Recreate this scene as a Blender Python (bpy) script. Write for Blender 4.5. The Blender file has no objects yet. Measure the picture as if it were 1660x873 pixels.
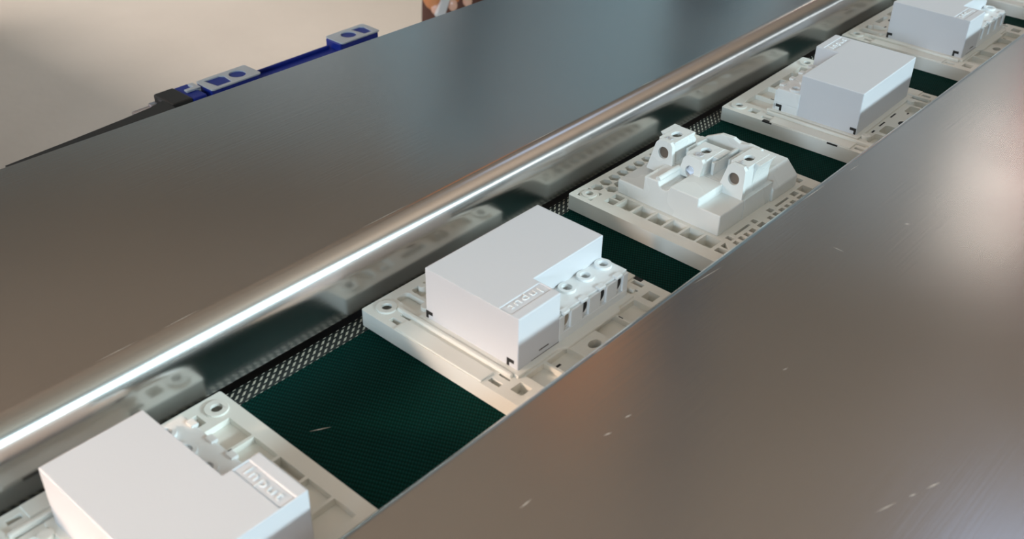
import bpy, bmesh, math, random
from mathutils import Vector, Matrix, Euler
from mathutils.geometry import tessellate_polygon
random.seed(7)
PI = math.pi
S = bpy.context.scene
COL = S.collection

# ------------------------------------------------------------------ camera
cd = bpy.data.cameras.new('camera')
cam = bpy.data.objects.new('camera', cd); COL.objects.link(cam)
cd.sensor_fit = 'HORIZONTAL'; cd.sensor_width = 36.0
cd.lens = 1706.95 / 1660 * 36.0
cd.shift_x = -(828.4 - 830.0) / 1660
cd.shift_y = (440.26 - 436.5) / 1660
cd.clip_start = 0.01; cd.clip_end = 100
cam.rotation_euler = (0.973497, -0.016098, 0.730887)
cam.location = (0.199466, -0.237657, 0.233394)
S.camera = cam
cd.dof.use_dof = True; cd.dof.focus_distance = 0.46; cd.dof.aperture_fstop = 20.0

# ------------------------------------------------------------------ world, exposure
w = bpy.data.worlds.new('world'); S.world = w; w.use_nodes = True
w.node_tree.nodes['Background'].inputs[0].default_value = (0.55, 0.68, 0.85, 1)
w.node_tree.nodes['Background'].inputs[1].default_value = 0.6
S.view_settings.view_transform = 'Standard'; S.view_settings.look = 'None'
S.view_settings.exposure = 0.0; S.view_settings.gamma = 1.0
S.view_settings.use_curve_mapping = False

def area(name, loc, target, sx, sy, power, col, spread=180):
    l = bpy.data.lights.new(name, 'AREA'); l.shape = 'RECTANGLE'; l.size = sx; l.size_y = sy
    l.energy = power; l.color = col; l.spread = math.radians(spread)
    o = bpy.data.objects.new(name, l); COL.objects.link(o); o.location = loc
    o.rotation_euler = (Vector(target) - Vector(loc)).to_track_quat('-Z', 'Y').to_euler()
    return o
# high window strip in the right-hand wall (cool daylight, grazing over the right cover plate)
area('daylight_right', (5.0, 1.2, 1.85), (0, 0.2, 0), 4.0, 0.36, 335, (0.69, 0.91, 1.0))
# window behind and right of the photographer
area('daylight_back', (1.3, -3.2, 1.02), (0, 0.3, 0), 0.7, 0.5, 52, (0.62, 0.82, 1.0))
# unseen overhead fill added to brighten the module tops
area('overhead_fill', (0.3, -1.0, 3.2), (0.0, 0.1, 0), 1.6, 1.6, 4, (1.0, 0.95, 0.90))
# unseen upward fills added to brighten the ceiling and its reflection
area('ceiling_fill_right', (2.5, 3.5, 1.2), (1.2, 4.5, 3.4), 2.0, 2.0, 95, (1.0, 0.85, 0.77))
area('ceiling_fill_left', (-3.0, -1.5, 1.2), (-2.2, 0.5, 3.4), 2.0, 2.0, 90, (1.0, 0.85, 0.77))
# bright daylight falling on the floor left of the line
area('daylight_left', (-3.0, -3.2, 3.2), (-2.7, 1.8, -0.85), 1.5, 1.5, 56, (1.0, 0.93, 0.89), 58)
area('floor_fill_left', (-5.5, 3.0, 2.6), (-2.2, 0.8, -0.85), 0.6, 0.6, 1.9, (0.82, 0.92, 1.0), 32)  # added fill light, lifts the shaded part of the floor
# low warm sunshine reaching the near end of the line from the left
l = bpy.data.lights.new('warm_beam', 'SPOT'); l.energy = 260; l.color = (1.0, 0.72, 0.54)
l.spot_size = math.radians(12.5); l.spot_blend = 1.0; l.shadow_soft_size = 0.12
o = bpy.data.objects.new('warm_beam', l); COL.objects.link(o); o.location = (-0.75, -1.35, 0.42)
o.rotation_euler = (Vector((-0.09, -0.345, 0.0)) - o.location).to_track_quat('-Z', 'Y').to_euler()

# ------------------------------------------------------------------ materials
def mat(name, col, rough=0.5, metal=0.0, spec=0.5, emit=None, es=0.0):
    m = bpy.data.materials.new(name); m.use_nodes = True
    b = m.node_tree.nodes['Principled BSDF']
    b.inputs['Base Color'].default_value = (*col, 1); b.inputs['Roughness'].default_value = rough
    b.inputs['Metallic'].default_value = metal; b.inputs['Specular IOR Level'].default_value = spec
    if emit:
        b.inputs['Emission Color'].default_value = (*emit, 1); b.inputs['Emission Strength'].default_value = es
    return m
def N(m, t, **kw):
    n = m.node_tree.nodes.new(t)
    for k, v in kw.items(): setattr(n, k, v)
    return n
def L(m, a, b): m.node_tree.links.new(a, b)
def bsdf(m): return m.node_tree.nodes['Principled BSDF']
def noise(m, scale, detail=3, stretch=None, vec=None):
    tc = N(m, 'ShaderNodeTexCoord'); mp = N(m, 'ShaderNodeMapping')
    if stretch: mp.inputs['Scale'].default_value = stretch
    L(m, tc.outputs['Object'], mp.inputs[0])
    n = N(m, 'ShaderNodeTexNoise'); n.inputs['Scale'].default_value = scale; n.inputs['Detail'].default_value = detail
    L(m, mp.outputs[0], n.inputs['Vector']); return n.outputs['Fac']
def ramp(m, fac, stops):
    r = N(m, 'ShaderNodeValToRGB'); e = r.color_ramp.elements
    while len(e) < len(stops): e.new(0.5)
    for q, (p, c) in zip(e, stops): q.position = p; q.color = (*c, 1)
    L(m, fac, r.inputs[0]); return r.outputs[0]
def bump(m, h, strength, dist, link_to=None):
    b = N(m, 'ShaderNodeBump'); b.inputs['Strength'].default_value = strength; b.inputs['Distance'].default_value = dist
    L(m, h, b.inputs['Height']); L(m, b.outputs[0], bsdf(m).inputs['Normal']); return b
def maprange(m, v, a, b, c, d):
    r = N(m, 'ShaderNodeMapRange'); r.inputs[1].default_value = a; r.inputs[2].default_value = b
    r.inputs[3].default_value = c; r.inputs[4].default_value = d; L(m, v, r.inputs[0]); return r.outputs[0]

def plastic(name, col, rough):
    m = mat(name, col, rough)
    n = noise(m, 900, 2); bump(m, n, 0.15, 0.0001)
    r = noise(m, 40, 2); L(m, maprange(m, r, .3, .7, rough - .05, rough + .05), bsdf(m).inputs['Roughness'])
    return m
M_cover = plastic('satin_white_plastic', (0.64, 0.645, 0.665), 0.42)
M_base = plastic('cream_white_plastic', (0.80, 0.79, 0.73), 0.40)
M_term = plastic('pale_white_plastic', (0.80, 0.81, 0.80), 0.30)
M_socket = plastic('gloss_white_plastic', (0.74, 0.755, 0.73), 0.28)
M_dark = mat('opening_shade', (0.012, 0.011, 0.010), 0.7)  # shade inside deep slots and holes put into the colour
M_brass = mat('dull_metal_screw', (0.42, 0.36, 0.30), 0.35, 1.0)
M_holebrown = mat('brown_seam_hole_shade', (0.06, 0.045, 0.04), 0.6)
M_mark = mat('grey_embossing', (0.50, 0.49, 0.50), 0.3)  # one even grey for the raised tower marks
M_zinc = mat('zinc_screw', (0.55, 0.55, 0.62), 0.25, 1.0)

def steel(name, col, r0, r1):
    m = mat(name, col, r0, 1.0)
    n = noise(m, 6, 4, (1, 1, 1)); L(m, maprange(m, n, .35, .65, r0, r1), bsdf(m).inputs['Roughness'])
    f = noise(m, 60, 3, (14, 0.35, 14)); bump(m, f, 0.03, 0.0006)
    c = noise(m, 3, 3); L(m, ramp(m, c, [(.35, tuple(x * .93 for x in col)), (.65, tuple(min(1, x * 1.05) for x in col))]), bsdf(m).inputs['Base Color'])
    return m
M_steel = steel('brushed_sheet_steel', (0.56, 0.55, 0.53), 0.17, 0.23)
M_scratch = mat('bare_scratch', (0.85, 0.80, 0.72), 0.5, 0.6)
M_alu = mat('dull_aluminium', (0.35, 0.36, 0.38), 0.4, 1.0)
M_black = mat('black_plastic_rail', (0.016, 0.017, 0.017), 0.5)
M_blue = mat('blue_plastic', (0.006, 0.022, 0.24), 0.38)
M_grey = mat('grey_plastic_pad', (0.46, 0.50, 0.54), 0.45)

# green belt: fine diamond weave
M_belt = mat('green_woven_belt', (0.006, 0.05, 0.042), 0.60, spec=0.04)
def weave(m, px, py, skew, lo, hi, d, s=0.6, edge=None):
    tc = N(m, 'ShaderNodeTexCoord'); sp = N(m, 'ShaderNodeSeparateXYZ'); L(m, tc.outputs['Object'], sp.inputs[0])
    def mth(op, a, b=None):
        q = N(m, 'ShaderNodeMath', operation=op)
        for i, v in enumerate((a, b)):
            if v is None: continue
            if isinstance(v, (int, float)): q.inputs[i].default_value = v
            else: L(m, v, q.inputs[i])
        return q.outputs[0]
    x, y = sp.outputs[0], sp.outputs[1]
    ys = mth('ADD', y, mth('MULTIPLY', x, skew))
    a = mth('SINE', mth('MULTIPLY', x, 2 * PI / px)); b = mth('SINE', mth('MULTIPLY', ys, 2 * PI / py))
    if edge: row = mth('MINIMUM', mth('ADD', a, .45), mth('ADD', b, -.25))
    else: row = mth('MULTIPLY', a, b)
    h = maprange(m, row, -.1 if edge else -.2, .35 if edge else .7, 0, 1)
    L(m, ramp(m, h, [(0, lo), (1, hi)]), bsdf(m).inputs['Base Color'])
    bump(m, h, s, d)
    return h
weave(M_belt, 0.0018, 0.0018, 0.55, (0.0006, 0.017, 0.014), (0.0016, 0.044, 0.036), 0.0003)
M_edge = mat('belt_edge_fabric', (0.02, 0.02, 0.02), 0.6)
weave(M_edge, 0.0021, 0.0030, 1.25, (0.004, 0.009, 0.008), (0.52, 0.51, 0.42), 0.0004, 0.8, True)

# floor / walls / ceiling
M_floor = mat('tan_concrete', (0.5, 0.42, 0.35), 0.6)
n1 = noise(M_floor, 1.6, 6); L(M_floor, ramp(M_floor, n1, [(.3, (.47, .40, .33)), (.7, (.57, .49, .41))]), bsdf(M_floor).inputs['Base Color'])
bump(M_floor, noise(M_floor, 30, 4), .15, .01)
M_wall = mat('grey_blue_paint', (0.36, 0.42, 0.45), 0.7)
L(M_wall, ramp(M_wall, noise(M_wall, 1.2, 3), [(.3, (.33, .39, .42)), (.7, (.39, .45, .47))]), bsdf(M_wall).inputs['Base Color'])
M_ceil = mat('brown_grey_ceiling', (0.38, 0.31, 0.25), 0.8)
L(M_ceil, ramp(M_ceil, noise(M_ceil, .8, 3), [(.3, (.34, .28, .23)), (.7, (.43, .35, .28))]), bsdf(M_ceil).inputs['Base Color'])
M_glass_lit = mat('daylit_pane', (0.2, 0.22, 0.25), 0.3, emit=(0.68, 0.80, 0.86), es=0.36)
M_lamp = mat('lit_diffuser', (0.8, 0.8, 0.8), 0.5, emit=(1.0, 0.90, 0.82), es=10.0)
M_sky = mat('lit_skylight', (0.6, 0.7, 0.8), 0.5, emit=(0.45, 0.6, 1.0), es=1.0)
M_red = mat('red_paint', (0.35, 0.03, 0.04), 0.5)
M_postg = mat('dark_steel_post', (0.05, 0.06, 0.08), 0.5)
M_skin = mat('skin', (0.62, 0.24, 0.11), 0.5)
L(M_skin, ramp(M_skin, noise(M_skin, 60, 3), [(.3, (.62, .20, .07)), (.7, (.78, .31, .13))]), bsdf(M_skin).inputs['Base Color'])
bsdf(M_skin).inputs['Subsurface Weight'].default_value = 0.1
bsdf(M_skin).inputs['Subsurface Scale'].default_value = 0.01
M_nail = mat('fingernail', (0.80, 0.45, 0.33), 0.25)
M_brown = mat('dark_brown_cloth', (0.075, 0.026, 0.016), 0.85)
M_pink = mat('pale_pink_cloth', (0.8, 0.55, 0.52), 0.8)
M_hair = mat('black_hair', (0.01, 0.009, 0.008), 0.5)

# ------------------------------------------------------------------ helpers
def finish(name, bm, m, parent=None, smooth=False, bevel=0.0, seg=2, ang=35):
    bmesh.ops.recalc_face_normals(bm, faces=bm.faces)
    me = bpy.data.meshes.new(name); bm.to_mesh(me); bm.free()
    me.materials.append(m)
    if smooth:
        for p in me.polygons: p.use_smooth = True
    o = bpy.data.objects.new(name, me); COL.objects.link(o)
    if parent: o.parent = parent
    if bevel:
        b = o.modifiers.new('bevel', 'BEVEL'); b.width = bevel; b.segments = seg
        b.limit_method = 'ANGLE'; b.angle_limit = math.radians(ang); b.harden_normals = False
    return o
def tag(o, label, cat, group=None, kind=None):
    if label: o['label'] = label
    if cat: o['category'] = cat
    if group: o['group'] = group
    if kind: o['kind'] = kind
    return o
def thing(name, label, cat, loc=(0, 0, 0), rz=0, group=None):
    o = bpy.data.objects.new(name, None); COL.objects.link(o); o.empty_display_size = .01
    o.location = loc; o.rotation_euler = (0, 0, rz); return tag(o, label, cat, group)
def box(bm, x0, x1, y0, y1, z0, z1):
    v = [bm.verts.new((x, y, z)) for x in (x0, x1) for y in (y0, y1) for z in (z0, z1)]
    for f in ((0, 1, 3, 2), (4, 6, 7, 5), (0, 4, 5, 1), (2, 3, 7, 6), (0, 2, 6, 4), (1, 5, 7, 3)):
        bm.faces.new([v[i] for i in f])
def prism(bm, pts, z0, z1, f=lambda x, y, z: (x, y, z)):
    a = [bm.verts.new(f(x, y, z0)) for x, y in pts]; b = [bm.verts.new(f(x, y, z1)) for x, y in pts]
    n = len(pts); bm.faces.new(a); bm.faces.new(b)
    for i in range(n): bm.faces.new((a[i], a[(i + 1) % n], b[(i + 1) % n], b[i]))
def circ(cx, cy, r, n=20, ry=None, a0=0):
    ry = ry or r
    return [(cx + r * math.cos(a0 + 2 * PI * i / n), cy + ry * math.sin(a0 + 2 * PI * i / n)) for i in range(n)]
def rect(x0, x1, y0, y1): return [(x0, y0), (x1, y0), (x1, y1), (x0, y1)]
def rrect(x0, x1, y0, y1, r, n=4):
    o = []
    for cx, cy, a in ((x1 - r, y1 - r, 0), (x0 + r, y1 - r, PI / 2), (x0 + r, y0 + r, PI), (x1 - r, y0 + r, 1.5 * PI)):
        o += [(cx + r * math.cos(a + PI / 2 * i / n), cy + r * math.sin(a + PI / 2 * i / n)) for i in range(n + 1)]
    return o
def perforated(bm, outer, holes, z0, z1, f=lambda x, y, z: (x, y, z)):
    loops = [outer] + holes; flat = [p for lp in loops for p in lp]
    tris = tessellate_polygon([[Vector((x, y, 0)) for x, y in lp] for lp in loops])
    for z in (z0, z1):
        vs = [bm.verts.new(f(x, y, z)) for x, y in flat]
        for t in tris:
            try: bm.faces.new([vs[i] for i in t])
            except ValueError: pass
    for lp in loops:
        a = [bm.verts.new(f(x, y, z0)) for x, y in lp]; b = [bm.verts.new(f(x, y, z1)) for x, y in lp]
        n = len(lp)
        for i in range(n): bm.faces.new((a[i], a[(i + 1) % n], b[(i + 1) % n], b[i]))
    bmesh.ops.remove_doubles(bm, verts=bm.verts, dist=1e-6)
def ring(bm, cx, cy, r0, r1, z0, z1, n=24):
    perforated(bm, circ(cx, cy, r1, n), [circ(cx, cy, r0, n)], z0, z1)
def disc(bm, cx, cy, r, z0, z1, n=20): prism(bm, circ(cx, cy, r, n), z0, z1)
def text_part(name, body, size, loc, rz, m, parent, ext=0.0002, aspect=1.0, off=0.0):
    c = bpy.data.curves.new(name, 'FONT'); c.body = body; c.size = size; c.extrude = ext; c.align_x = 'CENTER'; c.align_y = 'CENTER'
    c.offset = off; c.resolution_u = 3; c.space_character = 1.15
    t = bpy.data.objects.new(name, c); COL.objects.link(t)
    bpy.context.view_layer.update()
    me = bpy.data.meshes.new_from_object(t.evaluated_get(bpy.context.evaluated_depsgraph_get()))
    bpy.data.objects.remove(t); me.name = name; me.materials.clear(); me.materials.append(m)
    o = bpy.data.objects.new(name, me); COL.objects.link(o); o.parent = parent
    o.location = loc; o.rotation_euler = (0, 0, rz) if not isinstance(rz, tuple) else rz; o.scale = (aspect, 1, 1)
    return o
def dup(root, loc, rz, label):
    def cp(o, par):
        c = o.copy(); COL.objects.link(c); c.parent = par
        for ch in [k for k in list(bpy.data.objects) if k.parent == o]: cp(ch, c)
        return c
    r = cp(root, None); r.location = loc; r.rotation_euler = (0, 0, rz); r['label'] = label
    return r
mm = 0.001

# ------------------------------------------------------------------ setting
FZ = -0.85; CZ = 3.4
room = [(5.5, -4.0), (5.5, 11.2), (-7.0, 2.4), (-7.0, -4.0)]
bm = bmesh.new(); prism(bm, [(x * 1.02, y * 1.02) for x, y in room], FZ - .1, FZ)
fl = finish('floor', bm, M_floor); fl['kind'] = 'structure'; fl['label'] = 'tan concrete workshop floor'
bm = bmesh.new(); prism(bm, [(x * 1.02, y * 1.02) for x, y in room], CZ, CZ + .1)
ce = finish('ceiling', bm, M_ceil); ce['kind'] = 'structure'
for nm, a, b in (('wall_right', 0, 1), ('wall_far', 1, 2), ('wall_left', 2, 3), ('wall_back', 3, 0)):
    A = Vector((*room[a], 0)); B = Vector((*room[b], 0)); d = (B - A); ln = d.length; d.normalize(); n = Vector((d.y, -d.x, 0))
    bm = bmesh.new()
    box(bm, 0, ln, -0.15, 0, FZ, CZ)
    o = finish(nm, bm, M_wall); o['kind'] = 'structure'
    o.location = A; o.rotation_euler = (0, 0, math.atan2(d.y, d.x))
# daylit windows in the far wall
A = Vector((*room[1], 0)); B = Vector((*room[2], 0)); dv = (B - A).normalized(); rz = math.atan2(dv.y, dv.x)
def wall_t(az):   # parameter along the far wall where a bearing from the line meets it
    dd = Vector((-math.sin(math.radians(az)), math.cos(math.radians(az)), 0)); o0 = Vector((.2, -.24, 0))
    # o0 + s*dd = A + t*dv
    M = Matrix(((dd.x, -dv.x), (dd.y, -dv.y))); r = M.inverted() @ Vector((A.x - o0.x, A.y - o0.y)); return r[1]
wins = [(19.0, 24, .9, 3.2), (25, 30.8, .9, 3.25), (32.8, 38.5, .9, 3.2), (41.0, 43.0, .9, 3.0), (44.2, 46.6, .9, 2.9), (47.6, 58, .9, 2.7)]
for i, (a0, a1, z0, z1) in enumerate(wins):
    t0, t1 = wall_t(a0), wall_t(a1)
    bm = bmesh.new(); perforated(bm, rect(t0, t1, z0, z1), [rect(t0 + .06, t1 - .06, z0 + .06, z1 - .06)], 0, .07, lambda x, y, z: (x, z, y))
    o = finish('window_%d' % (i + 1), bm, M_postg); o['kind'] = 'structure'; o.location = A; o.rotation_euler = (0, 0, rz)
    bm = bmesh.new(); box(bm, t0 + .06, t1 - .06, .01, .03, z0 + .06, z1 - .06)
    finish('pane', bm, M_glass_lit, o)

M_bright = mat('bright_window_pane', (0.3, 0.35, 0.4), 0.3, emit=(0.88, 0.95, 1.0), es=3.5)
for i, (y0, y1) in enumerate(((3.7, 6.0), (6.3, 8.6), (8.9, 10.8))):
    bm = bmesh.new(); perforated(bm, rect(y0, y1, 1.5, 2.3), [rect(y0 + .06, y1 - .06, 1.56, 2.24)], 5.43, 5.5, lambda x, y, z: (z, x, y))
    o = finish('window_%d' % (i + 7), bm, M_postg); o['kind'] = 'structure'
    bm = bmesh.new(); box(bm, 5.46, 5.48, y0 + .06, y1 - .06, 1.56, 2.24); finish('pane', bm, M_bright, o)

# ------------------------------------------------------------------ conveyor
Y0, Y1 = -0.95, 1.35
conv = thing('belt_conveyor', 'belt conveyor with dark green woven belt running between two steel cover plates', 'conveyor', (0, 0, FZ))
def prof(bm, pts, y0, y1):   # extrude an XZ outline along y
    prism(bm, pts, y0, y1, lambda x, y, z: (x, z, y))
up = -FZ
bm = bmesh.new(); box(bm, -.0398, .056, Y0, Y1, up - .003, up)
belt = finish('belt', bm, M_belt, conv)
bm = bmesh.new(); box(bm, -.0474, -.0398, Y0, Y1, up - .003, up + .0001)
be = finish('belt_edge', bm, M_edge, conv); be['label'] = 'pale frayed weave along the belt edge'
bm = bmesh.new(); box(bm, -.058, .062, Y0, Y1, up - .012, up - .0032)
finish('slider_bed', bm, M_black, conv)
for x0, x1 in ((-.175, -.062), (.066, .40)):
    bm = bmesh.new(); box(bm, x0, x1, Y0, Y1, up - .075, up - .0125); finish('side_frame', bm, M_alu, conv, bevel=.002)
for x in (-.16, .38):
    for y in (-.8, 1.2):
        bm = bmesh.new(); box(bm, x - .02, x + .02, y - .02, y + .02, .0, up - .076); finish('leg', bm, M_alu, conv, bevel=.002)
for y in (-.8, 1.2):
    bm = bmesh.new(); box(bm, -.14, .36, y - .015, y + .015, .2, .23); finish('cross_brace', bm, M_alu, conv)

def bent_sheet(side, xe, xo, r, zt, t, zb):
    """sheet profile: flat top at zt out to xo, rounded bend of radius r at xe down to zb"""
    s = 1 if side > 0 else -1      # s=1: bend faces +x (left plate)
    pts = [(xo, zt)]
    c = (xe - s * r, zt - r)
    arc = [(c[0] + s * r * math.sin(a), c[1] + r * math.cos(a)) for a in [PI / 2 * i / 12 for i in range(13)]]
    ri = r - t
    arci = [(c[0] + s * ri * math.sin(a), c[1] + ri * math.cos(a)) for a in [PI / 2 * i / 12 for i in range(13)]]
    return pts + arc + [(xe, zb), (xe - s * t, zb)] + arci[::-1] + [(xo, zt - t)]
# left cover plate
bm = bmesh.new(); P = [(-.1905, .030)]
ea, eb, t_ = .0090, .0115, .0013
P += [(-.0565 + ea * math.sin(a), .0185 + eb * math.cos(a)) for a in [PI / 2 * i / 20 for i in range(21)]] + [(-.0475, .0035), (-.0475 - t_, .0035)]
P += [(-.0565 + (ea - t_) * math.sin(a), .0185 + (eb - t_) * math.cos(a)) for a in [PI / 2 * i / 20 for i in range(20, -1, -1)]] + [(-.1905, .0287)]
prof(bm, P, Y0 + .05, Y1 - .05)
for v in bm.verts:      # outer edge runs very slightly out of parallel
    if v.co.x < -.15: v.co.x += (v.co.y) * 0.021
lp = finish('cover_plate', bm, M_steel, None, smooth=True)
lp.data.set_sharp_from_angle(angle=math.radians(30))
tag(lp, 'broad brushed steel cover plate with rounded bright edge, left of the green belt', 'metal plate')
# right cover plate
bm = bmesh.new(); P = bent_sheet(-1, .0482, .52, .0035, .030, .0015, .014)
prof(bm, P, Y0 + .05, Y1 - .05)
rp = finish('cover_plate', bm, M_steel, None, smooth=True)
rp.data.set_sharp_from_angle(angle=math.radians(30))
tag(rp, 'scratched brownish steel cover plate filling the foreground, right of the green belt', 'metal plate')
# scratches on the right plate (bare marks in the metal)
def scratch(bm, x, y, ln, ang, wd, z=.03003):
    d = Vector((math.cos(ang), math.sin(ang), 0)); n = Vector((-d.y, d.x, 0)); c = Vector((x, y, z))
    k = [c - d * ln / 2, c + n * wd / 2, c + d * ln / 2, c - n * wd / 2]
    bm.faces.new([bm.verts.new(q) for q in k])
SCR = [((.0755, -.0459), (.0761, -.0432), 1), ((.0756, -.0559), (.0765, -.053), 1), ((.0764, -.0922), (.0765, -.0875), 1),
       ((.1451, -.0305), (.1475, -.0235), .8), ((.149, -.0195), (.1500, -.0168), .8), ((.1512, -.0135), (.1530, -.0085), 1.1),
       ((.0759, .0782), (.0804, .078), .7), ((.0522, .024), (.0537, .040), .5), ((.0509, -.0296), (.0512, -.0222), .5),
       ((.0515, .10), (.0520, .118), .6), ((.0535, .135), (.0540, .142), .5), ((.098, .004), (.0985, .0065), .6),
       ((.088, .111), (.0893, .1125), .8)]
bm = bmesh.new()
for (ax, ay), (bx_, by_), wd in SCR:
    scratch(bm, (ax + bx_) / 2, (ay + by_) / 2, math.hypot(bx_ - ax, by_ - ay), math.atan2(by_ - ay, bx_ - ax), .00035 * wd)
o = finish('scratch', bm, M_scratch, rp); o['kind'] = 'stuff'
bm = bmesh.new()
for (ax, ay), (bx_, by_) in (((-.0568, -.135), (-.0567, -.12)), ((-.0565, -.112), (-.0567, -.098)), ((-.0563, -.03), (-.0562, -.005)), ((-.0560, .06), (-.0560, .085)), ((-.0562, .14), (-.0560, .155))):
    scratch(bm, (ax + bx_) / 2, (ay + by_) / 2, math.hypot(bx_ - ax, by_ - ay), math.atan2(by_ - ay, bx_ - ax), .00018)
o = finish('scratch', bm, M_scratch, lp); o['kind'] = 'stuff'
bm = bmesh.new(); scratch(bm, -.0113, -.0888, .0075, math.atan2(.0066, .0037), .0003, up + .0002)
o = finish('lint', bm, M_scratch, conv)

# ------------------------------------------------------------------ smart switch module (all repeats share it)
def M(*a): return [tuple(v * mm for v in q) for q in a]
def R_(x0, x1, y0, y1): return rect(x0 * mm, x1 * mm, y0 * mm, y1 * mm)
def B_(bm, *a): box(bm, *[v * mm for v in a])
BOX = M((-28.9, -21.8), (30.7, -21.8), (30.7, 22.2), (9.5, 22.2), (9.5, 10), (-28.9, 10))
BOSS = [(36, -36.9), (-36, -36.9), (36, 36.9), (-36.3, 36.9)]
def pieces(name, m, parent, builders, kind=None, **kw):
    out = []
    for b in builders:
        bm = bmesh.new(); b(bm); out.append(finish(name, bm, m, parent, **kw))
    return out
def make_switch(label, rz, loc, group):
    t = thing('switch_module', label, 'switch module', loc, rz, group)
    # base: solid floor with a perforated deck standing on it
    holes = []
    for x0, x1 in ((-30.2, -18.6), (-17.4, -5.6), (8.6, 19.4), (20.6, 30)):
        holes.append(R_(x0, x1, 25.2, 37.4))
    holes.append(circ(.5 * mm, 31 * mm, 2.9 * mm, 20, 2.0 * mm)); holes.append(R_(-4.4, 7.4, 34.6, 37.4))
    for x0, x1 in ((14, 22.5), (24, 30.0), (-16, -6.5), (-29.5, -18.5)):
        holes.append(rrect(x0 * mm, x1 * mm, -39 * mm, -27.5 * mm, 1.6 * mm))
    holes.append(R_(-3, 9.5, -38.5, -35.6))
    for sx in (1, -1):
        holes.append(R_(*sorted((sx * 31.9, sx * 32.9)), -32, 22)); holes.append(R_(*sorted((sx * 34.7, sx * 35.8)), -30, -25.2))
        holes.append(R_(*sorted((sx * 34.7, sx * 35.8)), 18, 23)); holes.append(R_(*sorted((sx * 38.2, sx * 40.4)), -31, -26.5))
        holes.append(R_(*sorted((sx * 38.2, sx * 40.4)), 17.5, 22.5)); holes.append(R_(*sorted((sx * 33.4, sx * 38.6)), 26, 31))
    for x, y in BOSS: holes.append(circ(x * mm, y * mm, 3.0 * mm, 20))
    bm = bmesh.new(); perforated(bm, rrect(-43 * mm, 43 * mm, -43 * mm, 43 * mm, .8 * mm), holes, 2.8 * mm, 7 * mm)
    bm2 = bmesh.new(); prism(bm2, rrect(-43 * mm, 43 * mm, -43 * mm, 43 * mm, .8 * mm), 0.05 * mm, 2.8 * mm)
    me = bpy.data.meshes.new('tmp'); bm2.to_mesh(me); bm2.free(); bm.from_mesh(me); bpy.data.meshes.remove(me)
    # part filled pocket floors, shallow steps
    for x0, x1 in ((-30.2, -18.6), (-17.4, -5.6), (8.6, 19.4), (20.6, 30)): B_(bm, x0, x1, 25.2, 37.4, 2.8, 4.6)
    B_(bm, -30, -18, -39, -27.5, 2.8, 4.4); B_(bm, 14, 30, -39, -27.5, 2.8, 4.4)
    base = finish('base_plate', bm, M_base, t, bevel=.25 * mm, seg=2, ang=50)
    # raised details of the base
    pieces('screw_boss', M_base, t, [lambda bm, x=x, y=y: ring(bm, x * mm, y * mm, 1.9 * mm, 3.9 * mm, 6.5 * mm, 7.7 * mm, 24) for x, y in BOSS], bevel=.2 * mm, ang=50)
    pieces('boss_hole', M_dark, base, [lambda bm, x=x, y=y: disc(bm, x * mm, y * mm, 1.9 * mm, 2.8 * mm, 3.2 * mm) for x, y in BOSS])
    for sx in (1, -1):
        bm = bmesh.new(); prism(bm, R_(*sorted((sx * 33.0, sx * 34.6)), -33, 22.5), 6.8 * mm, 8.4 * mm)
        finish('guide_rail', bm, M_base, t, bevel=.4 * mm)
        bm = bmesh.new(); B_(bm, *sorted((sx * 36.2, sx * 42.6)), -25.5, 16.5, 6.8, 7.6)
        finish('raised_strip', bm, M_base, t, bevel=.2 * mm)
    bm = bmesh.new()       # stepped skirt round the housing
    perforated(bm, M((-31.2, -24.1), (32.9, -24.1), (32.9, 24.4), (12, 24.4), (9, 26.4), (-20, 26.4), (-22, 24.4), (-31.2, 24.4)), [R_(-28.0, 29.8, -21, 21)], 6.8 * mm, 8.0 * mm)
    finish('housing_skirt', bm, M_base, t, bevel=.3 * mm)
    pieces('moulded_stud', M_base, t, [lambda bm, q=q: disc(bm, q[0] * mm, q[1] * mm, q[2] * mm, 4 * mm, q[3] * mm, 20)
        for q in ((26.4, -26, 2.2, 8.6), (18.2, -37, 1.5, 8), (-26.4, -26, 2.2, 8.6), (-12, -35, 1.5, 8))], bevel=.3 * mm)
    sl = [lambda bm: prism(bm, circ(.5 * mm, 31 * mm, 2.9 * mm, 20, 2.0 * mm), 2.7 * mm, 3.0 * mm),
          lambda bm: prism(bm, circ(.5 * mm, -32.3 * mm, 2.4 * mm, 20, 1.6 * mm), 6.9 * mm, 7.06 * mm)]
    for a in ((15, 18.2, 27.4, 28.3, 4.7), (-18.2, -17.7, 27.4, 29.3, 7.06), (-10, -4, -25.9, -25.1, 7.06), (3, 9, -25.9, -25.1, 7.06), (-19, -16, -26.2, -25.3, 7.06), (12, 14, -30.5, -29.7, 7.06), (-25, -23, -33, -32.2, 4.5)):
        sl.append(lambda bm, a=a: B_(bm, *a[:4], a[4] - .3, a[4]))
    pieces('through_slot', M_dark, t, sl)  # thin dark pieces stand in for the shade in the slots
    pieces('edge_slit', M_dark, t, [lambda bm, a=a: B_(bm, -43.06, -41, a[0], a[1], 6.35, 7.03) for a in ((15, 20.2), (-19.6, -14.2))])
    # housing
    bm = bmesh.new()
    perforated(bm, BOX, [R_(10.3, 30.0, 13.2, 18.2)], 6.9 * mm, 29.1 * mm)
    B_(bm, 10.1, 30.2, 13.0, 18.4, 27, 28.85)
    cover = finish('housing_cover', bm, M_cover, t, bevel=.45 * mm, seg=3, ang=60)
    tx = text_part('embossed_text', 'Input', 4.9 * mm, (20.2 * mm, 15.75 * mm, 28.85 * mm), 0, M_term, cover, .30 * mm, 1.34, -.00012)
    lt = []       # flag shaped dark pieces for the shade in the latch openings
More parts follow.
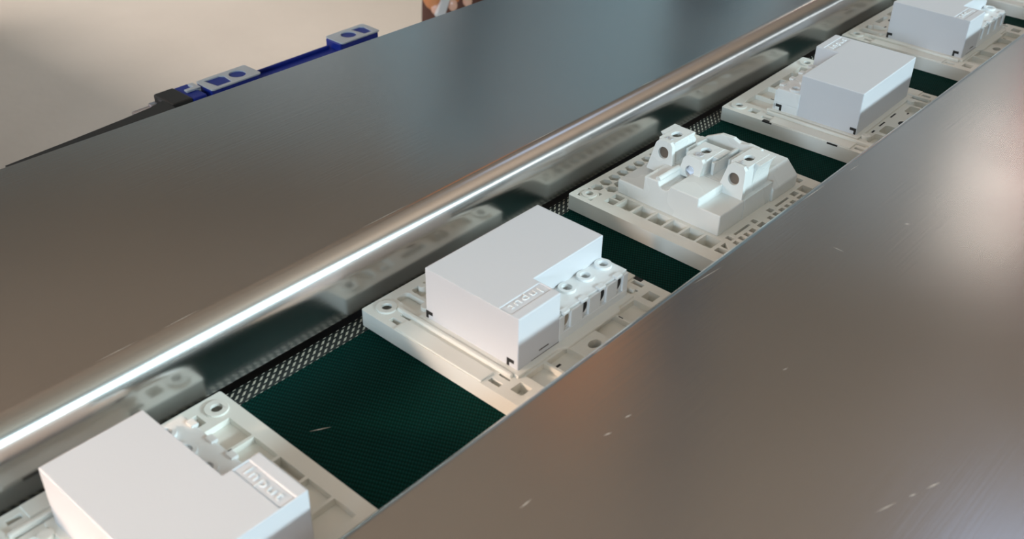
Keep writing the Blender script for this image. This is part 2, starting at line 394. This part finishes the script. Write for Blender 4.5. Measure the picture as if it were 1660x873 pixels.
    for sx, f in ((1, 30.75), (-1, -29.35)):
        for y in (17.2, -21.6) if sx > 0 else (17.6,):
            x0, x1 = sorted((sx * (abs(f) - .3), sx * (abs(f) + .08)))
            lt.append(lambda bm, x0=x0, x1=x1, y=y: prism(bm, M((y, 8.1), (y + 1.1, 8.1), (y + 1.1, 9.8), (y + 3.2, 9.8), (y + 3.2, 11.2), (y, 11.2)), x0 * mm, x1 * mm, lambda a, b, c: (c, a, b)))
    lt.append(lambda bm: prism(bm, M((-21.6, 8.1), (-20.5, 8.1), (-20.5, 9.8), (-18.4, 9.8), (-18.4, 11.2), (-21.6, 11.2)), -28.98 * mm, -28.6 * mm, lambda a, b, c: (c, a, b)))
    pieces('latch_slot', M_dark, cover, lt)
    pieces('seam_line', M_holebrown, cover, [lambda bm: B_(bm, 15, 20, 22.2, 22.27, 10.2, 10.7), lambda bm: B_(bm, 9.6, 24, 22.2, 22.26, 8.15, 8.35)])
    # terminal block
    bm = bmesh.new()
    perforated(bm, M((-29.3, 9.0), (9.6, 9.0), (9.6, 21.3), (-29.3, 21.3)), [circ(x * mm, 13.5 * mm, 1.75 * mm, 20) for x in (-4.6, -14.9, -25.2)], 12 * mm, 19.1 * mm)
    B_(bm, -29.3, 9.6, 9.0, 21.3, 6.9, 12)
    for x0, x1 in ((6.7, 9.6), (-3.4, 3.3), (-13.3, -6.8), (-23.1, -16.7), (-29.3, -26.4)):
        B_(bm, x0, x1, 21.3, 22.2, 9, 18.2)
    for xc in (5.3, -4.8, -14.6, -24.4): B_(bm, xc - .9, xc + 2.4, 20.2, 22.6, 18.4, 19.75)
    B_(bm, -29.3, 9.4, 21.3, 22.3, 7, 11.2)
    tb = finish('terminal_block', bm, M_term, t, bevel=.25 * mm, ang=50)
    for x in (-4.6, -14.9, -25.2):
        bm = bmesh.new(); ring(bm, x * mm, 13.5 * mm, 1.9 * mm, 3.3 * mm, 18.9 * mm, 20.1 * mm, 28)
        finish('screw_collar', bm, M_term, t, bevel=.3 * mm, ang=50)
        bm = bmesh.new(); disc(bm, x * mm, 13.5 * mm, 1.75 * mm, 12 * mm, 13.2 * mm, 20); finish('terminal_screw', bm, M_holebrown, t)  # screw coloured dark brown for the shade deep in its hole
    for xc in (5.3, -4.8, -14.6, -24.4):
        bm = bmesh.new()
        pts = [(xc * mm + 1.4 * mm - 3.0 * mm * math.sin(a), 15.6 * mm + 2.9 * mm * math.cos(a)) for a in [PI * i / 12 for i in range(13)]]
        prism(bm, pts, 21.2 * mm, 21.42 * mm, lambda x, y, z: (x, z, y)); finish('wire_entry', bm, M_dark if xc != 5.3 else M_brass, tb)
    return t

G = 'plastic modules face up on the conveyor belt'
YM = dict(m1=-.1466, m3=0, m4=.1155, m5=.2378, m6=.3676, m7=.488)
m3 = make_switch('white boxed module with three round screw holes on a side terminal block, mid-belt', -PI / 2 - .00713, (0, 0, .0002), G)
dup(m3, (.0001, YM['m1'], .0002), .0004, 'nearest white boxed module, cut off at lower left, embossed "Input" facing up')
dup(m3, (.00095, YM['m5'], .0002), PI / 2 + .0244, 'pale grey-white boxed module behind the three-tower socket, its tab at the back left')
dup(m3, (-.0001, YM['m6'], .0002), -PI / 2 + .003, 'boxed white module cut by the top frame edge, second from the far end')
dup(m3, (.0005, YM['m7'], .0002), -PI / 2, 'farthest module, only its front edge showing in the top right corner')

# ------------------------------------------------------------------ socket module with three towers
t = thing('socket_module', 'white socket mechanism with honeycomb base and three holed towers marked N, earth and L', 'socket module', (.00213, YM['m4'], .0002), -.019, G)
holes = []
def inside(x, y, x0, x1, y0, y1): return x0 <= x <= x1 and y0 <= y <= y1
# honeycomb of rounded hexagons on the left strip
hr = 2.75
for r in range(2):
    for k in range(13):
        x = -37.6 + r * 5.5; y = -29.5 + k * 6.0 + (3.0 if r else 0)
        if y > 34 or (y < -28 and r == 0 and k == 0 and False): continue
        if r == 1 and y > 36: continue
        holes.append([((x + 2.85 * math.cos(PI / 6 + i * PI / 3)) * mm, (y + 2.85 * math.sin(PI / 6 + i * PI / 3)) * mm) for i in range(6)])
# front row of square pockets
for k in range(6):
    x0 = -22.0 + k * 8.1
    holes.append(R_(x0, x0 + 7.0, -36.2, -28.4))
holes += [R_(-28.2, -23.2, -36.8, -33), R_(-28.2, -23.2, -32, -28.4)]
holes += [R_(27.2, 31.5, -36.2, -33), M((27.2, -31.8), (31, -31.8), (27.2, -28.2))]
# right strip: small cells and slots
for a in ((25.2, 28.2, -25.5, -23), (29.4, 33.5, -26.5, -24), (26, 27.2, -20.5, -9.5), (29, 31.6, -22, -19.5), (29, 31.6, -18, -15.5), (29, 31.6, -14, -11),
          (25.4, 28, -7.2, -4.6), (29.2, 33.6, -8.2, -3.8), (25.4, 28, 5, 8), (29, 31.6, 0, 2.6), (29, 31.6, 4.2, 6.8), (26, 27.2, 11, 21), (29, 31.6, 9, 12),
          (29, 31.6, 13.5, 16), (29, 31.6, 18, 21), (25.4, 28, 24, 28), (29.2, 33.6, 23.5, 28), (25.4, 33, 30, 35.5), (18, 23.5, 36, 39.6), (8, 16, 36, 39.6), (-2, 6, 36, 39.6), (-12, -4, 36, 39.6)):
    holes.append(R_(*a))
for y in range(-30, 32, 6): holes.append([((36.6 + 1.5 * math.cos(i * PI / 3)) * mm, (y + 2.1 * math.sin(i * PI / 3)) * mm) for i in range(6)])
for x, y in ((-36.3, -36.6), (36.3, -36.6), (36.3, 36.6)):
    holes.append(circ(x * mm, y * mm, 1.7 * mm, 20))
    for a0 in (45, 135, 225, 315):   # crescent pockets round the corner bosses
        pts = [((x + 4.2 * math.cos(math.radians(a0 + d))) * mm, (y + 4.2 * math.sin(math.radians(a0 + d))) * mm) for d in (-22, -8, 8, 22)]
        far_ = ((x + 5.6 * math.cos(math.radians(a0))) * mm, (y + 5.6 * math.sin(math.radians(a0))) * mm)
        if abs(far_[0]) < .0412 and abs(far_[1]) < .0412: holes.append(pts + [far_])
bm = bmesh.new(); perforated(bm, rrect(-43 * mm, 43 * mm, -43 * mm, 43 * mm, 1.2 * mm), holes, 2.0 * mm, 7 * mm)
bm2 = bmesh.new(); prism(bm2, rrect(-43 * mm, 43 * mm, -43 * mm, 43 * mm, 1.2 * mm), 0.05 * mm, 2.0 * mm)
me = bpy.data.meshes.new('tmp'); bm2.to_mesh(me); bm2.free(); bm.from_mesh(me); bpy.data.meshes.remove(me)
base = finish('honeycomb_base', bm, M_base, t, bevel=.2 * mm, ang=50)
SB = ((-36.3, -36.6), (36.3, -36.6), (36.3, 36.6))
pieces('screw_boss', M_base, t, [lambda bm, x=x, y=y: ring(bm, x * mm, y * mm, 1.7 * mm, 3.3 * mm, 6.5 * mm, 7.5 * mm, 24) for x, y in SB], bevel=.2 * mm, ang=50)
pieces('boss_hole', M_dark, base, [lambda bm, x=x, y=y: disc(bm, x * mm, y * mm, 1.7 * mm, 2.0 * mm, 4.0 * mm) for x, y in SB])
pieces('through_slot', M_dark, base, [lambda bm, a=a: B_(bm, *a, 2.0, 2.6) for a in ((26, 27.2, -20.5, -9.5), (26, 27.2, 11, 21), (29.2, 33.6, -8.2, -3.8))])
# stepped plinth with a half round channel in its raised middle
cx, rr = -5.6, 2.9
sec = [(-29, 6.9), (22.4, 6.9), (22.4, 16.3), (11.6, 16.3), (11.6, 20), (cx + rr, 20)] + [(cx + rr * math.cos(a), 20 - rr * math.sin(a)) for a in [PI * i / 12 for i in range(1, 12)]] + [(cx - rr, 20), (-15.8, 20), (-15.8, 13.4), (-29, 13.4)]
bm = bmesh.new(); prism(bm, M(*sec), -26.6 * mm, -8.5 * mm, lambda x, y, z: (x, z, y))
finish('plinth_front', bm, M_socket, t, bevel=.5 * mm, seg=3, ang=40)
sec = [(-29, 6.9), (22.4, 6.9), (22.4, 16.3), (11.6, 16.3), (11.6, 20), (-15.8, 20), (-15.8, 13.4), (-29, 13.4)]
bm = bmesh.new(); prism(bm, M(*sec), -8.5 * mm, 13 * mm, lambda x, y, z: (x, z, y))
finish('plinth_middle', bm, M_socket, t)
sec = [(-27, 6.9), (23.4, 6.9), (23.4, 12.5), (17.5, 18.4), (-12, 18.4), (-15.8, 13.4), (-27, 13.4)]
bm = bmesh.new(); prism(bm, M(*sec), 13 * mm, 33 * mm, lambda x, y, z: (x, z, y))
finish('plinth_rear', bm, M_socket, t, bevel=.5 * mm, seg=3, ang=40)
bm = bmesh.new()   # rounded bar along the left lip of the channel
prism(bm, circ(-9.6 * mm, 20.3 * mm, 1.25 * mm, 16), -25.5 * mm, -11 * mm, lambda x, y, z: (x, z, y))
finish('channel_lip', bm, M_socket, t, smooth=True).data.set_sharp_from_angle(angle=math.radians(50))
# towers
def tower(bx0, bx1, tx0, tx1, yf, yb, z0, z1, hx, hz, hr_, mirror, mark, screw):
    """sloping fronted tower: front panel with a round entry, roof with a screw opening, curved side wing"""
    e = thing_part('terminal_tower', t)
    H = z1 - z0; lean = 2.0
    # front panel, pierced
    def fr(x, z, y): return (x * mm, (y + lean * (z - z0) / H) * mm, z * mm)
    outl = [(bx0, z0), (bx1, z0), (tx1, z1 - 1.5), (tx1 - 1.2, z1), (tx0 + 1.5, z1), (tx0, z1 - 1.8)]
    bm = bmesh.new(); perforated(bm, outl, [circ(hx, hz, hr_, 24)], yf, yf + 2.2, fr)
    # hollow body behind
    body = [(yf + 2, z0), (yf + 2 + lean, z1 - 1.4), (yb - 2, z1 - 1.4), (yb, z1 - 4), (yb, z0)]
    for x0, x1 in ((tx0, tx0 + 1.4), (tx1 - 1.4, tx1)):
        prism(bm, M(*body), x0 * mm, x1 * mm, lambda y, z, x: (x, y, z))
    perforated(bm, R_(tx0, tx1, yf + 1.9 + lean, yb - 1.5), [circ((tx0 + tx1) / 2 * mm, (yf + 11) * mm, 2.2 * mm, 20, 2.8 * mm)], (z1 - 1.4) * mm, z1 * mm)
    B_(bm, tx0 + .3, tx1 - .3, yb - 2.2, yb - .4, z0, z1 - 2.8)
    # curved wing flaring from the outer side
    s = 1 if mirror > 0 else -1; xo = tx1 if s > 0 else tx0
    pts = [(xo - s * .4, z0)] + [(xo + s * (2.6 - 2.6 * math.cos(a)), z0 + 1 + (H - 1.6) * math.sin(a)) for a in [PI / 2 * i / 8 for i in range(9)]] + [(xo + s * 2.7, z1 - .1), (xo - s * .4, z1 - .1)]
    prism(bm, M(*pts), (yf + 8.6) * mm, (yb - 1) * mm, lambda x, z, y: (x, y, z))
    B_(bm, tx0 + 1.4, tx1 - 1.4, yf + 8, yb - 2, z0, z0 + 2.0)
    o = finish('tower_body', bm, M_socket, e, bevel=.35 * mm, seg=3, ang=45)
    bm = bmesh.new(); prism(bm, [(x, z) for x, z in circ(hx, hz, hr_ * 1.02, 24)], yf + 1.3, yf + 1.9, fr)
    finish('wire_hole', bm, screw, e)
    bm = bmesh.new(); B_(bm, tx0 + 1.4, tx1 - 1.4, yf + 4.8, yb - 2.3, z0 + 2.0, z1 - 3.5); finish('clamp', bm, M_brass, e)
    for mk, dx, dy, sz in mark:
        text_part('embossed_mark', mk, sz * mm, ((tx0 + tx1) / 2 * mm + dx * mm, (yf + 5.9 + dy) * mm, (z1 + .0) * mm), 0, M_mark, e, .3 * mm, 1.25, .00004)
    return e
def thing_part(name, parent):
    o = bpy.data.objects.new(name, None); COL.objects.link(o); o.parent = parent; o.empty_display_size = .005; return o
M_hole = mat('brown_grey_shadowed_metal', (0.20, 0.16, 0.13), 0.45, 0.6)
tower(-25.0, -11.4, -22.4, -14.0, -12.5, 7.5, 15.0, 29.4, -17.9, 24.2, 2.55, -1, [('N', 0, -.4, 3.2)], M_hole)['label'] = 'left tower marked N'
tower(-9.0, 1.2, -8.2, 1.8, -12.0, 7.0, 18.0, 27.0, -3.9, 20.9, 2.2, 1, [], M_zinc)['label'] = 'lower middle tower with a round earth mark and a zinc screw'
tower(8.6, 21.6, 12.0, 20.4, -10.0, 11.5, 14.0, 30.0, 15.8, 23.8, 2.6, 1, [('L', 0, -.4, 3.2)], M_hole)['label'] = 'right tower marked L'
bm = bmesh.new(); ring(bm, -3.2 * mm, -6.3 * mm, 1.4 * mm, 1.8 * mm, 26.9 * mm, 27.3 * mm, 24)
em = finish('earth_mark', bm, M_mark, t)
pieces('mark_bar', M_mark, em, [lambda bm, a=a: B_(bm, *a, 26.9, 27.3) for a in ((-4.2, -2.2, -6.5, -6.2), (-3.9, -2.5, -7.2, -6.9), (-3.35, -3.05, -6.2, -5.1))])
# back wall with its stepped outline
bm = bmesh.new()
prism(bm, M((-14, 16), (15.4, 16), (15.4, 25), (14.6, 28.4), (8.5, 28.8), (4.2, 27.7), (.8, 29.2), (-5.4, 28.9), (-13.1, 24.9)), 12.8 * mm, 15.0 * mm, lambda x, z, y: (x, y, z))
finish('back_wall', bm, M_socket, t, bevel=.3 * mm, seg=3)
pieces('partition_rib', M_socket, t, [lambda bm, a=a: B_(bm, *a) for a in ((3.0, 4.4, -6, 12.9, 19.8, 25.6), (6.0, 7.2, 2, 12.9, 16, 25.2), (-12.6, -11.4, -2, 12.9, 19.8, 25))], bevel=.3 * mm)

# ------------------------------------------------------------------ blue chain guide and black rail beyond the left plate
g = thing('side_guide', 'blue plastic guide bracket with grey pads clipped to black rail beyond left steel plate', 'bracket', (-.2600, .09, -.03))
def px(x, y): return (x * mm, y * mm)
bm = bmesh.new()      # blue body, local coords (origin x=-260, y=90, z=-30)
prism(bm, M((-9, -64), (-6, -50), (-6.5, -20), (-5, -19), (-5.5, 35), (-8, 37), (-8, 66), (7, 66), (7, 36), (4.5, 35), (4.5, -19), (7, -20), (7, -64)), -16 * mm, 24.5 * mm)
B_(bm, -12, 6.5, -62.5, -54, -16, 28.8); B_(bm, -7.5, 6, 37, 66, 24, 29.3); B_(bm, -4.6, -2.8, -19, 36, 24, 26.6); B_(bm, -7.5, 6, -51, -20, 24, 29.3)
finish('guide_body', bm, M_blue, g, bevel=.8 * mm)
for y0, y1, hy, sy0, sy1 in ((37.5, 66.5, 49.0, 55, 63.5), (-51, -19.5, -29.5, -47.5, -36.0)):
    bm = bmesh.new()
    perforated(bm, rrect(-8.5 * mm, 7 * mm, y0 * mm, y1 * mm, 1.5 * mm), [circ(-1.0 * mm, hy * mm, 4.6 * mm, 24),
        M((-5.8, sy0), (4.6, sy0 + 1.5), (4.6, sy1 - 1), (-3.5, sy1), (-5.8, sy1 - 2))], 29.2 * mm, 30.0 * mm)
    finish('pad', bm, M_grey, g, bevel=.3 * mm)
bm = bmesh.new(); B_(bm, -9, -1, -55.5, -52.5, 26, 30.0); B_(bm, -4, -1, -61, -52.5, 28.9, 30.2)
finish('white_clip', bm, M_grey, g, bevel=.4 * mm)
bm = bmesh.new(); B_(bm, -12, 6.5, -74.5, -62.6, -16, 29.5)
finish('end_block', bm, M_black, g, bevel=1.0 * mm)
bm = bmesh.new()
prism(bm, circ(-8.5 * mm, 24 * mm, 1.6 * mm, 16), -89 * mm, -74.6 * mm, lambda x, z, y: (x, y, z))
prism(bm, circ(-8.5 * mm, 24 * mm, 2.8 * mm, 6), -79 * mm, -75.5 * mm, lambda x, z, y: (x, y, z))
finish('bolt', bm, M_zinc, g)
r_ = thing('side_rail', 'long black rail running along the outside of the left steel plate', 'rail', (-.2600, .09, -.03))
bm = bmesh.new(); prism(bm, M((6.5, -163), (4.6, -130), (2.3, -100), (.5, -84), (-2, -75), (12, -75), (20, -163)), -.010, .0292)
finish('rail_cap', bm, M_black, r_)
bm = bmesh.new(); box(bm, -.006, .020, -.30, .10, -.040, -.0168); finish('rail_bar', bm, M_black, r_)

# crate added out of view only to cast a shadow across the concrete
t = thing('shadow_crate', 'unseen grey crate added left of the line to shade the concrete', 'crate', (-2.35, -.12, FZ))
bm = bmesh.new(); perforated(bm, R_(-450, 450, -300, 300), [R_(-425, 425, -275, 275)], .02, .72); prism(bm, R_(-450, 450, -300, 300), 0.0005, .021); finish('shadow_crate_body', bm, M_wall, t, bevel=.01)

# ------------------------------------------------------------------ worker
def skin(name, chains, m, sub=2):
    """chains: lists of ((x,y,z), r) grown into one mesh with a Skin modifier"""
    me = bpy.data.meshes.new(name); V = []; Eg = []; Rd = []; roots = []; key = {}
    for ch in chains:
        prev = None
        for (c, rd) in ch:
            k = tuple(round(q, 4) for q in c)
            if k in key: i = key[k]
            else: i = len(V); V.append(c); Rd.append(rd); key[k] = i
            if prev is None and not any(i in e for e in Eg): roots.append(i)
            if prev is not None: Eg.append((prev, i))
            prev = i
    me.from_pydata(V, Eg, []); o = bpy.data.objects.new(name, me); COL.objects.link(o)
    me.materials.append(m)
    md = o.modifiers.new('skin', 'SKIN'); md.use_smooth_shade = True
    sv = me.skin_vertices[0].data
    for i, q in enumerate(Rd):
        sv[i].radius = (q, q) if not isinstance(q, tuple) else q; sv[i].use_root = i in roots
    o.modifiers.new('sub', 'SUBSURF').levels = sub; o.modifiers['sub'].render_levels = sub
    return o
wr = (-.5165, .4891, -.0151); pal = (-.4938, .4572, -.0439)
k2 = (-.375, .835, .02)
H_ = [
 [((-.70, .56, .17), .040), ((-.60, .525, .07), .034), (wr, .026), (pal, (.030, .016))],
 [(pal, (.030, .016)), ((-.4885, .4244, -.0638), .0125), ((-.4745, .4085, -.0806), .0105), ((-.4615, .4007, -.0924), .0098), ((-.4619, .4075, -.108), .0085)],
 [(pal, (.030, .016)), ((-.4852, .4433, -.0628), .0120), ((-.4659, .4249, -.0802), .0100), ((-.4536, .4170, -.0912), .0092), ((-.4519, .4197, -.104), .0080)],
 [(pal, (.030, .016)), ((-.4812, .4602, -.0667), .011), ((-.4612, .4425, -.0844), .0094), ((-.4497, .4345, -.0935), .0086), ((-.4463, .4333, -.1027), .0075)],
 [(pal, (.030, .016)), ((-.4771, .4757, -.0738), .0100), ((-.4571, .4595, -.0875), .0082), ((-.4471, .4505, -.0957), .0074), ((-.4451, .4484, -.1039), .0066)],
 [(pal, (.030, .016)), ((-.4949, .4286, -.0384), .013), ((-.4776, .3944, -.0548), .0108), ((-.4615, .3813, -.0699), .0100), ((-.4520, .3849, -.0828), .0085)],
 # other arm, held loosely forward
 [((-.44, .98, .19), .040), ((-.41, .91, .11), .033), ((-.385, .855, .04), .025), (k2, (.028, .016))],
 [(k2, (.028, .016)), ((-.392, .808, -.005), .011), ((-.385, .795, -.022), .0095), ((-.374, .798, -.037), .008)],
 [(k2, (.028, .016)), ((-.378, .803, -.008), .011), ((-.370, .790, -.026), .0095), ((-.360, .795, -.042), .008)],
 [(k2, (.028, .016)), ((-.363, .803, -.006), .011), ((-.354, .792, -.023), .0090), ((-.345, .797, -.038), .008)],
 [(k2, (.028, .016)), ((-.350, .808, -.002), .010), ((-.341, .799, -.017), .0080), ((-.333, .803, -.029), .007)],
 [(k2, (.028, .016)), ((-.403, .820, .010), .012), ((-.412, .802, -.006), .010)],
 # neck and head
 [((-.605, .770, .58), .052), ((-.600, .760, .65), .046), ((-.590, .750, .71), (.068, .076)), ((-.588, .748, .77), (.074, .086)), ((-.594, .753, .83), (.064, .074)), ((-.60, .758, .865), .038)],
 [((-.588, .748, .74), .03), ((-.530, .690, .735), .018), ((-.520, .680, .722), .010)],   # nose ridge
]
body = skin('person', H_, M_skin)
tag(body, 'worker standing beyond the left plate, bent fingers and brown trousers just in view', 'person')
M_shirt = mat('blue_grey_cloth', (0.22, 0.26, 0.28), 0.85)
sh = skin('shirt', [
 [((-.61, .78, .02), (.15, .11)), ((-.61, .78, .20), (.14, .11)), ((-.60, .775, .42), (.16, .11)), ((-.60, .77, .54), (.09, .08))],
 [((-.60, .775, .42), (.16, .11)), ((-.71, .64, .47), .070), ((-.73, .58, .32), .056), ((-.715, .555, .19), .052), ((-.67, .545, .135), .045)],
 [((-.60, .775, .42), (.16, .11)), ((-.49, .91, .47), .070), ((-.455, .97, .32), .056), ((-.44, .98, .20), .052), ((-.425, .945, .15), .045)],
], M_shirt); sh.parent = body
tr = skin('trousers', [
 [((-.61, .78, .03), (.15, .11)), ((-.66, .72, -.06), .080), ((-.664, .655, -.22), .064), ((-.66, .65, -.42), .055), ((-.67, .68, -.80), .048)],
 [((-.61, .78, .03), (.15, .11)), ((-.54, .84, -.06), .080), ((-.50, .82, -.22), .064), ((-.49, .81, -.42), .055), ((-.51, .84, -.80), .048)],
], M_brown); tr.parent = body
hair = skin('hair', [[((-.605, .762, .80), (.080, .088)), ((-.607, .765, .85), (.078, .084)), ((-.607, .765, .885), .05)]], M_hair); hair.parent = body
for x, y in ((-.655, .660), (-.495, .815)):
    bm = bmesh.new(); prism(bm, rrect(-.05, .05, -.14, .12, .045), FZ + .0005, FZ + .075); sho = finish('shoe', bm, M_black, body, bevel=.02, seg=3)
    sho.location = (x, y, 0); sho.rotation_euler = (0, 0, math.radians(45))
def ball(x, y, z, rr_, m, nm):
    bm = bmesh.new(); bmesh.ops.create_icosphere(bm, subdivisions=2, radius=rr_); o = finish(nm, bm, m, body, smooth=True); o.location = (x, y, z)
for d in (-1, 1):
    ball(-.538 + d * .020, .698 + d * .020, .765, .011, M_hair, 'eye')
    ball(-.59 + d * .056, .75 + d * .056, .745, .022, M_skin, 'ear')
def nail(c, d, nm='fingernail'):
    bm = bmesh.new(); bmesh.ops.create_icosphere(bm, subdivisions=2, radius=1); o = finish(nm, bm, M_nail, body, smooth=True)
    o.scale = (.0045, .0022, .0058); o.location = c; o.rotation_euler = Vector(d).to_track_quat('Y', 'Z').to_euler()
for c in ((-.4565, .4010, -.1035), (-.4475, .4135, -.1010), (-.4425, .4275, -.0995)): nail(c, (.6, -.7, .2))
bm = bmesh.new(); prism(bm, rrect(-.004, .004, -.014, .014, .002), 0, .008)
hp = finish('white_part', bm, M_cover, None, bevel=.001); hp.location = (-.4560, .4085, -.1010); hp.rotation_euler = (.9, .5, .9)
tag(hp, 'small white part held between the worker\'s fingers at the top edge', 'plastic part')

# things hanging / standing in the hall that the steel mirrors
def bearing(az, dist, z): return Vector((.2 - dist * math.sin(math.radians(az)), -.24 + dist * math.cos(math.radians(az)), z))
def hanging_lamp(loc, w_, l_, rz, label):
    t = thing('ceiling_light', label, 'lamp', loc, rz)
    bm = bmesh.new(); box(bm, -w_ / 2 - .03, w_ / 2 + .03, -l_ / 2 - .03, l_ / 2 + .03, .002, .08); finish('housing', bm, M_wall, t)
    bm = bmesh.new(); box(bm, -w_ / 2, w_ / 2, -l_ / 2, l_ / 2, -.02, .0015); finish('diffuser', bm, M_lamp, t)
    for y in (-l_ / 3, l_ / 3):
        bm = bmesh.new(); box(bm, -.006, .006, y - .006, y + .006, .08, CZ - loc[2]); finish('hanger', bm, M_postg, t)
hanging_lamp(bearing(15.2, 4.9, 2.2), .14, .5, math.radians(60), 'bright hanging lamp whose glare shows in the right steel plate')
bm = bmesh.new(); c = bearing(5.5, 3.6, CZ - .02); box(bm, c.x - .45, c.x + .45, c.y - .35, c.y + .35, c.z, c.z + .015)
o = finish('skylight', bm, M_sky); tag(o, 'square skylight mirrored as a blue glow in the right plate', 'skylight')
def cable(az, dist, z0, z1, r, name, label):
    c = bearing(az, dist, 0); bm = bmesh.new(); disc(bm, c.x, c.y, r, z0, z1, 12)
    tag(finish(name, bm, M_postg), label, name.split('_')[-1])
cable(31.8, 2.4, .5, CZ, .045, 'hanging_cable', 'dark hanging cable mirrored near the top right of the left plate')
c = bearing(13.2, 5.2, 0); bm = bmesh.new(); box(bm, c.x - .11, c.x + .11, c.y - .11, c.y + .11, FZ, 2.3)
tag(finish('red_machine_column', bm, M_red, bevel=.02), 'red machine column mirrored at the upper right', 'column')
c = bearing(10.3, 4.6, 0); bm = bmesh.new(); box(bm, c.x - .06, c.x + .06, c.y - .06, c.y + .06, FZ, 2.3)
tag(finish('red_machine_column', bm, M_red, bevel=.02), 'nearer red machine column mirrored at the right frame edge', 'column')
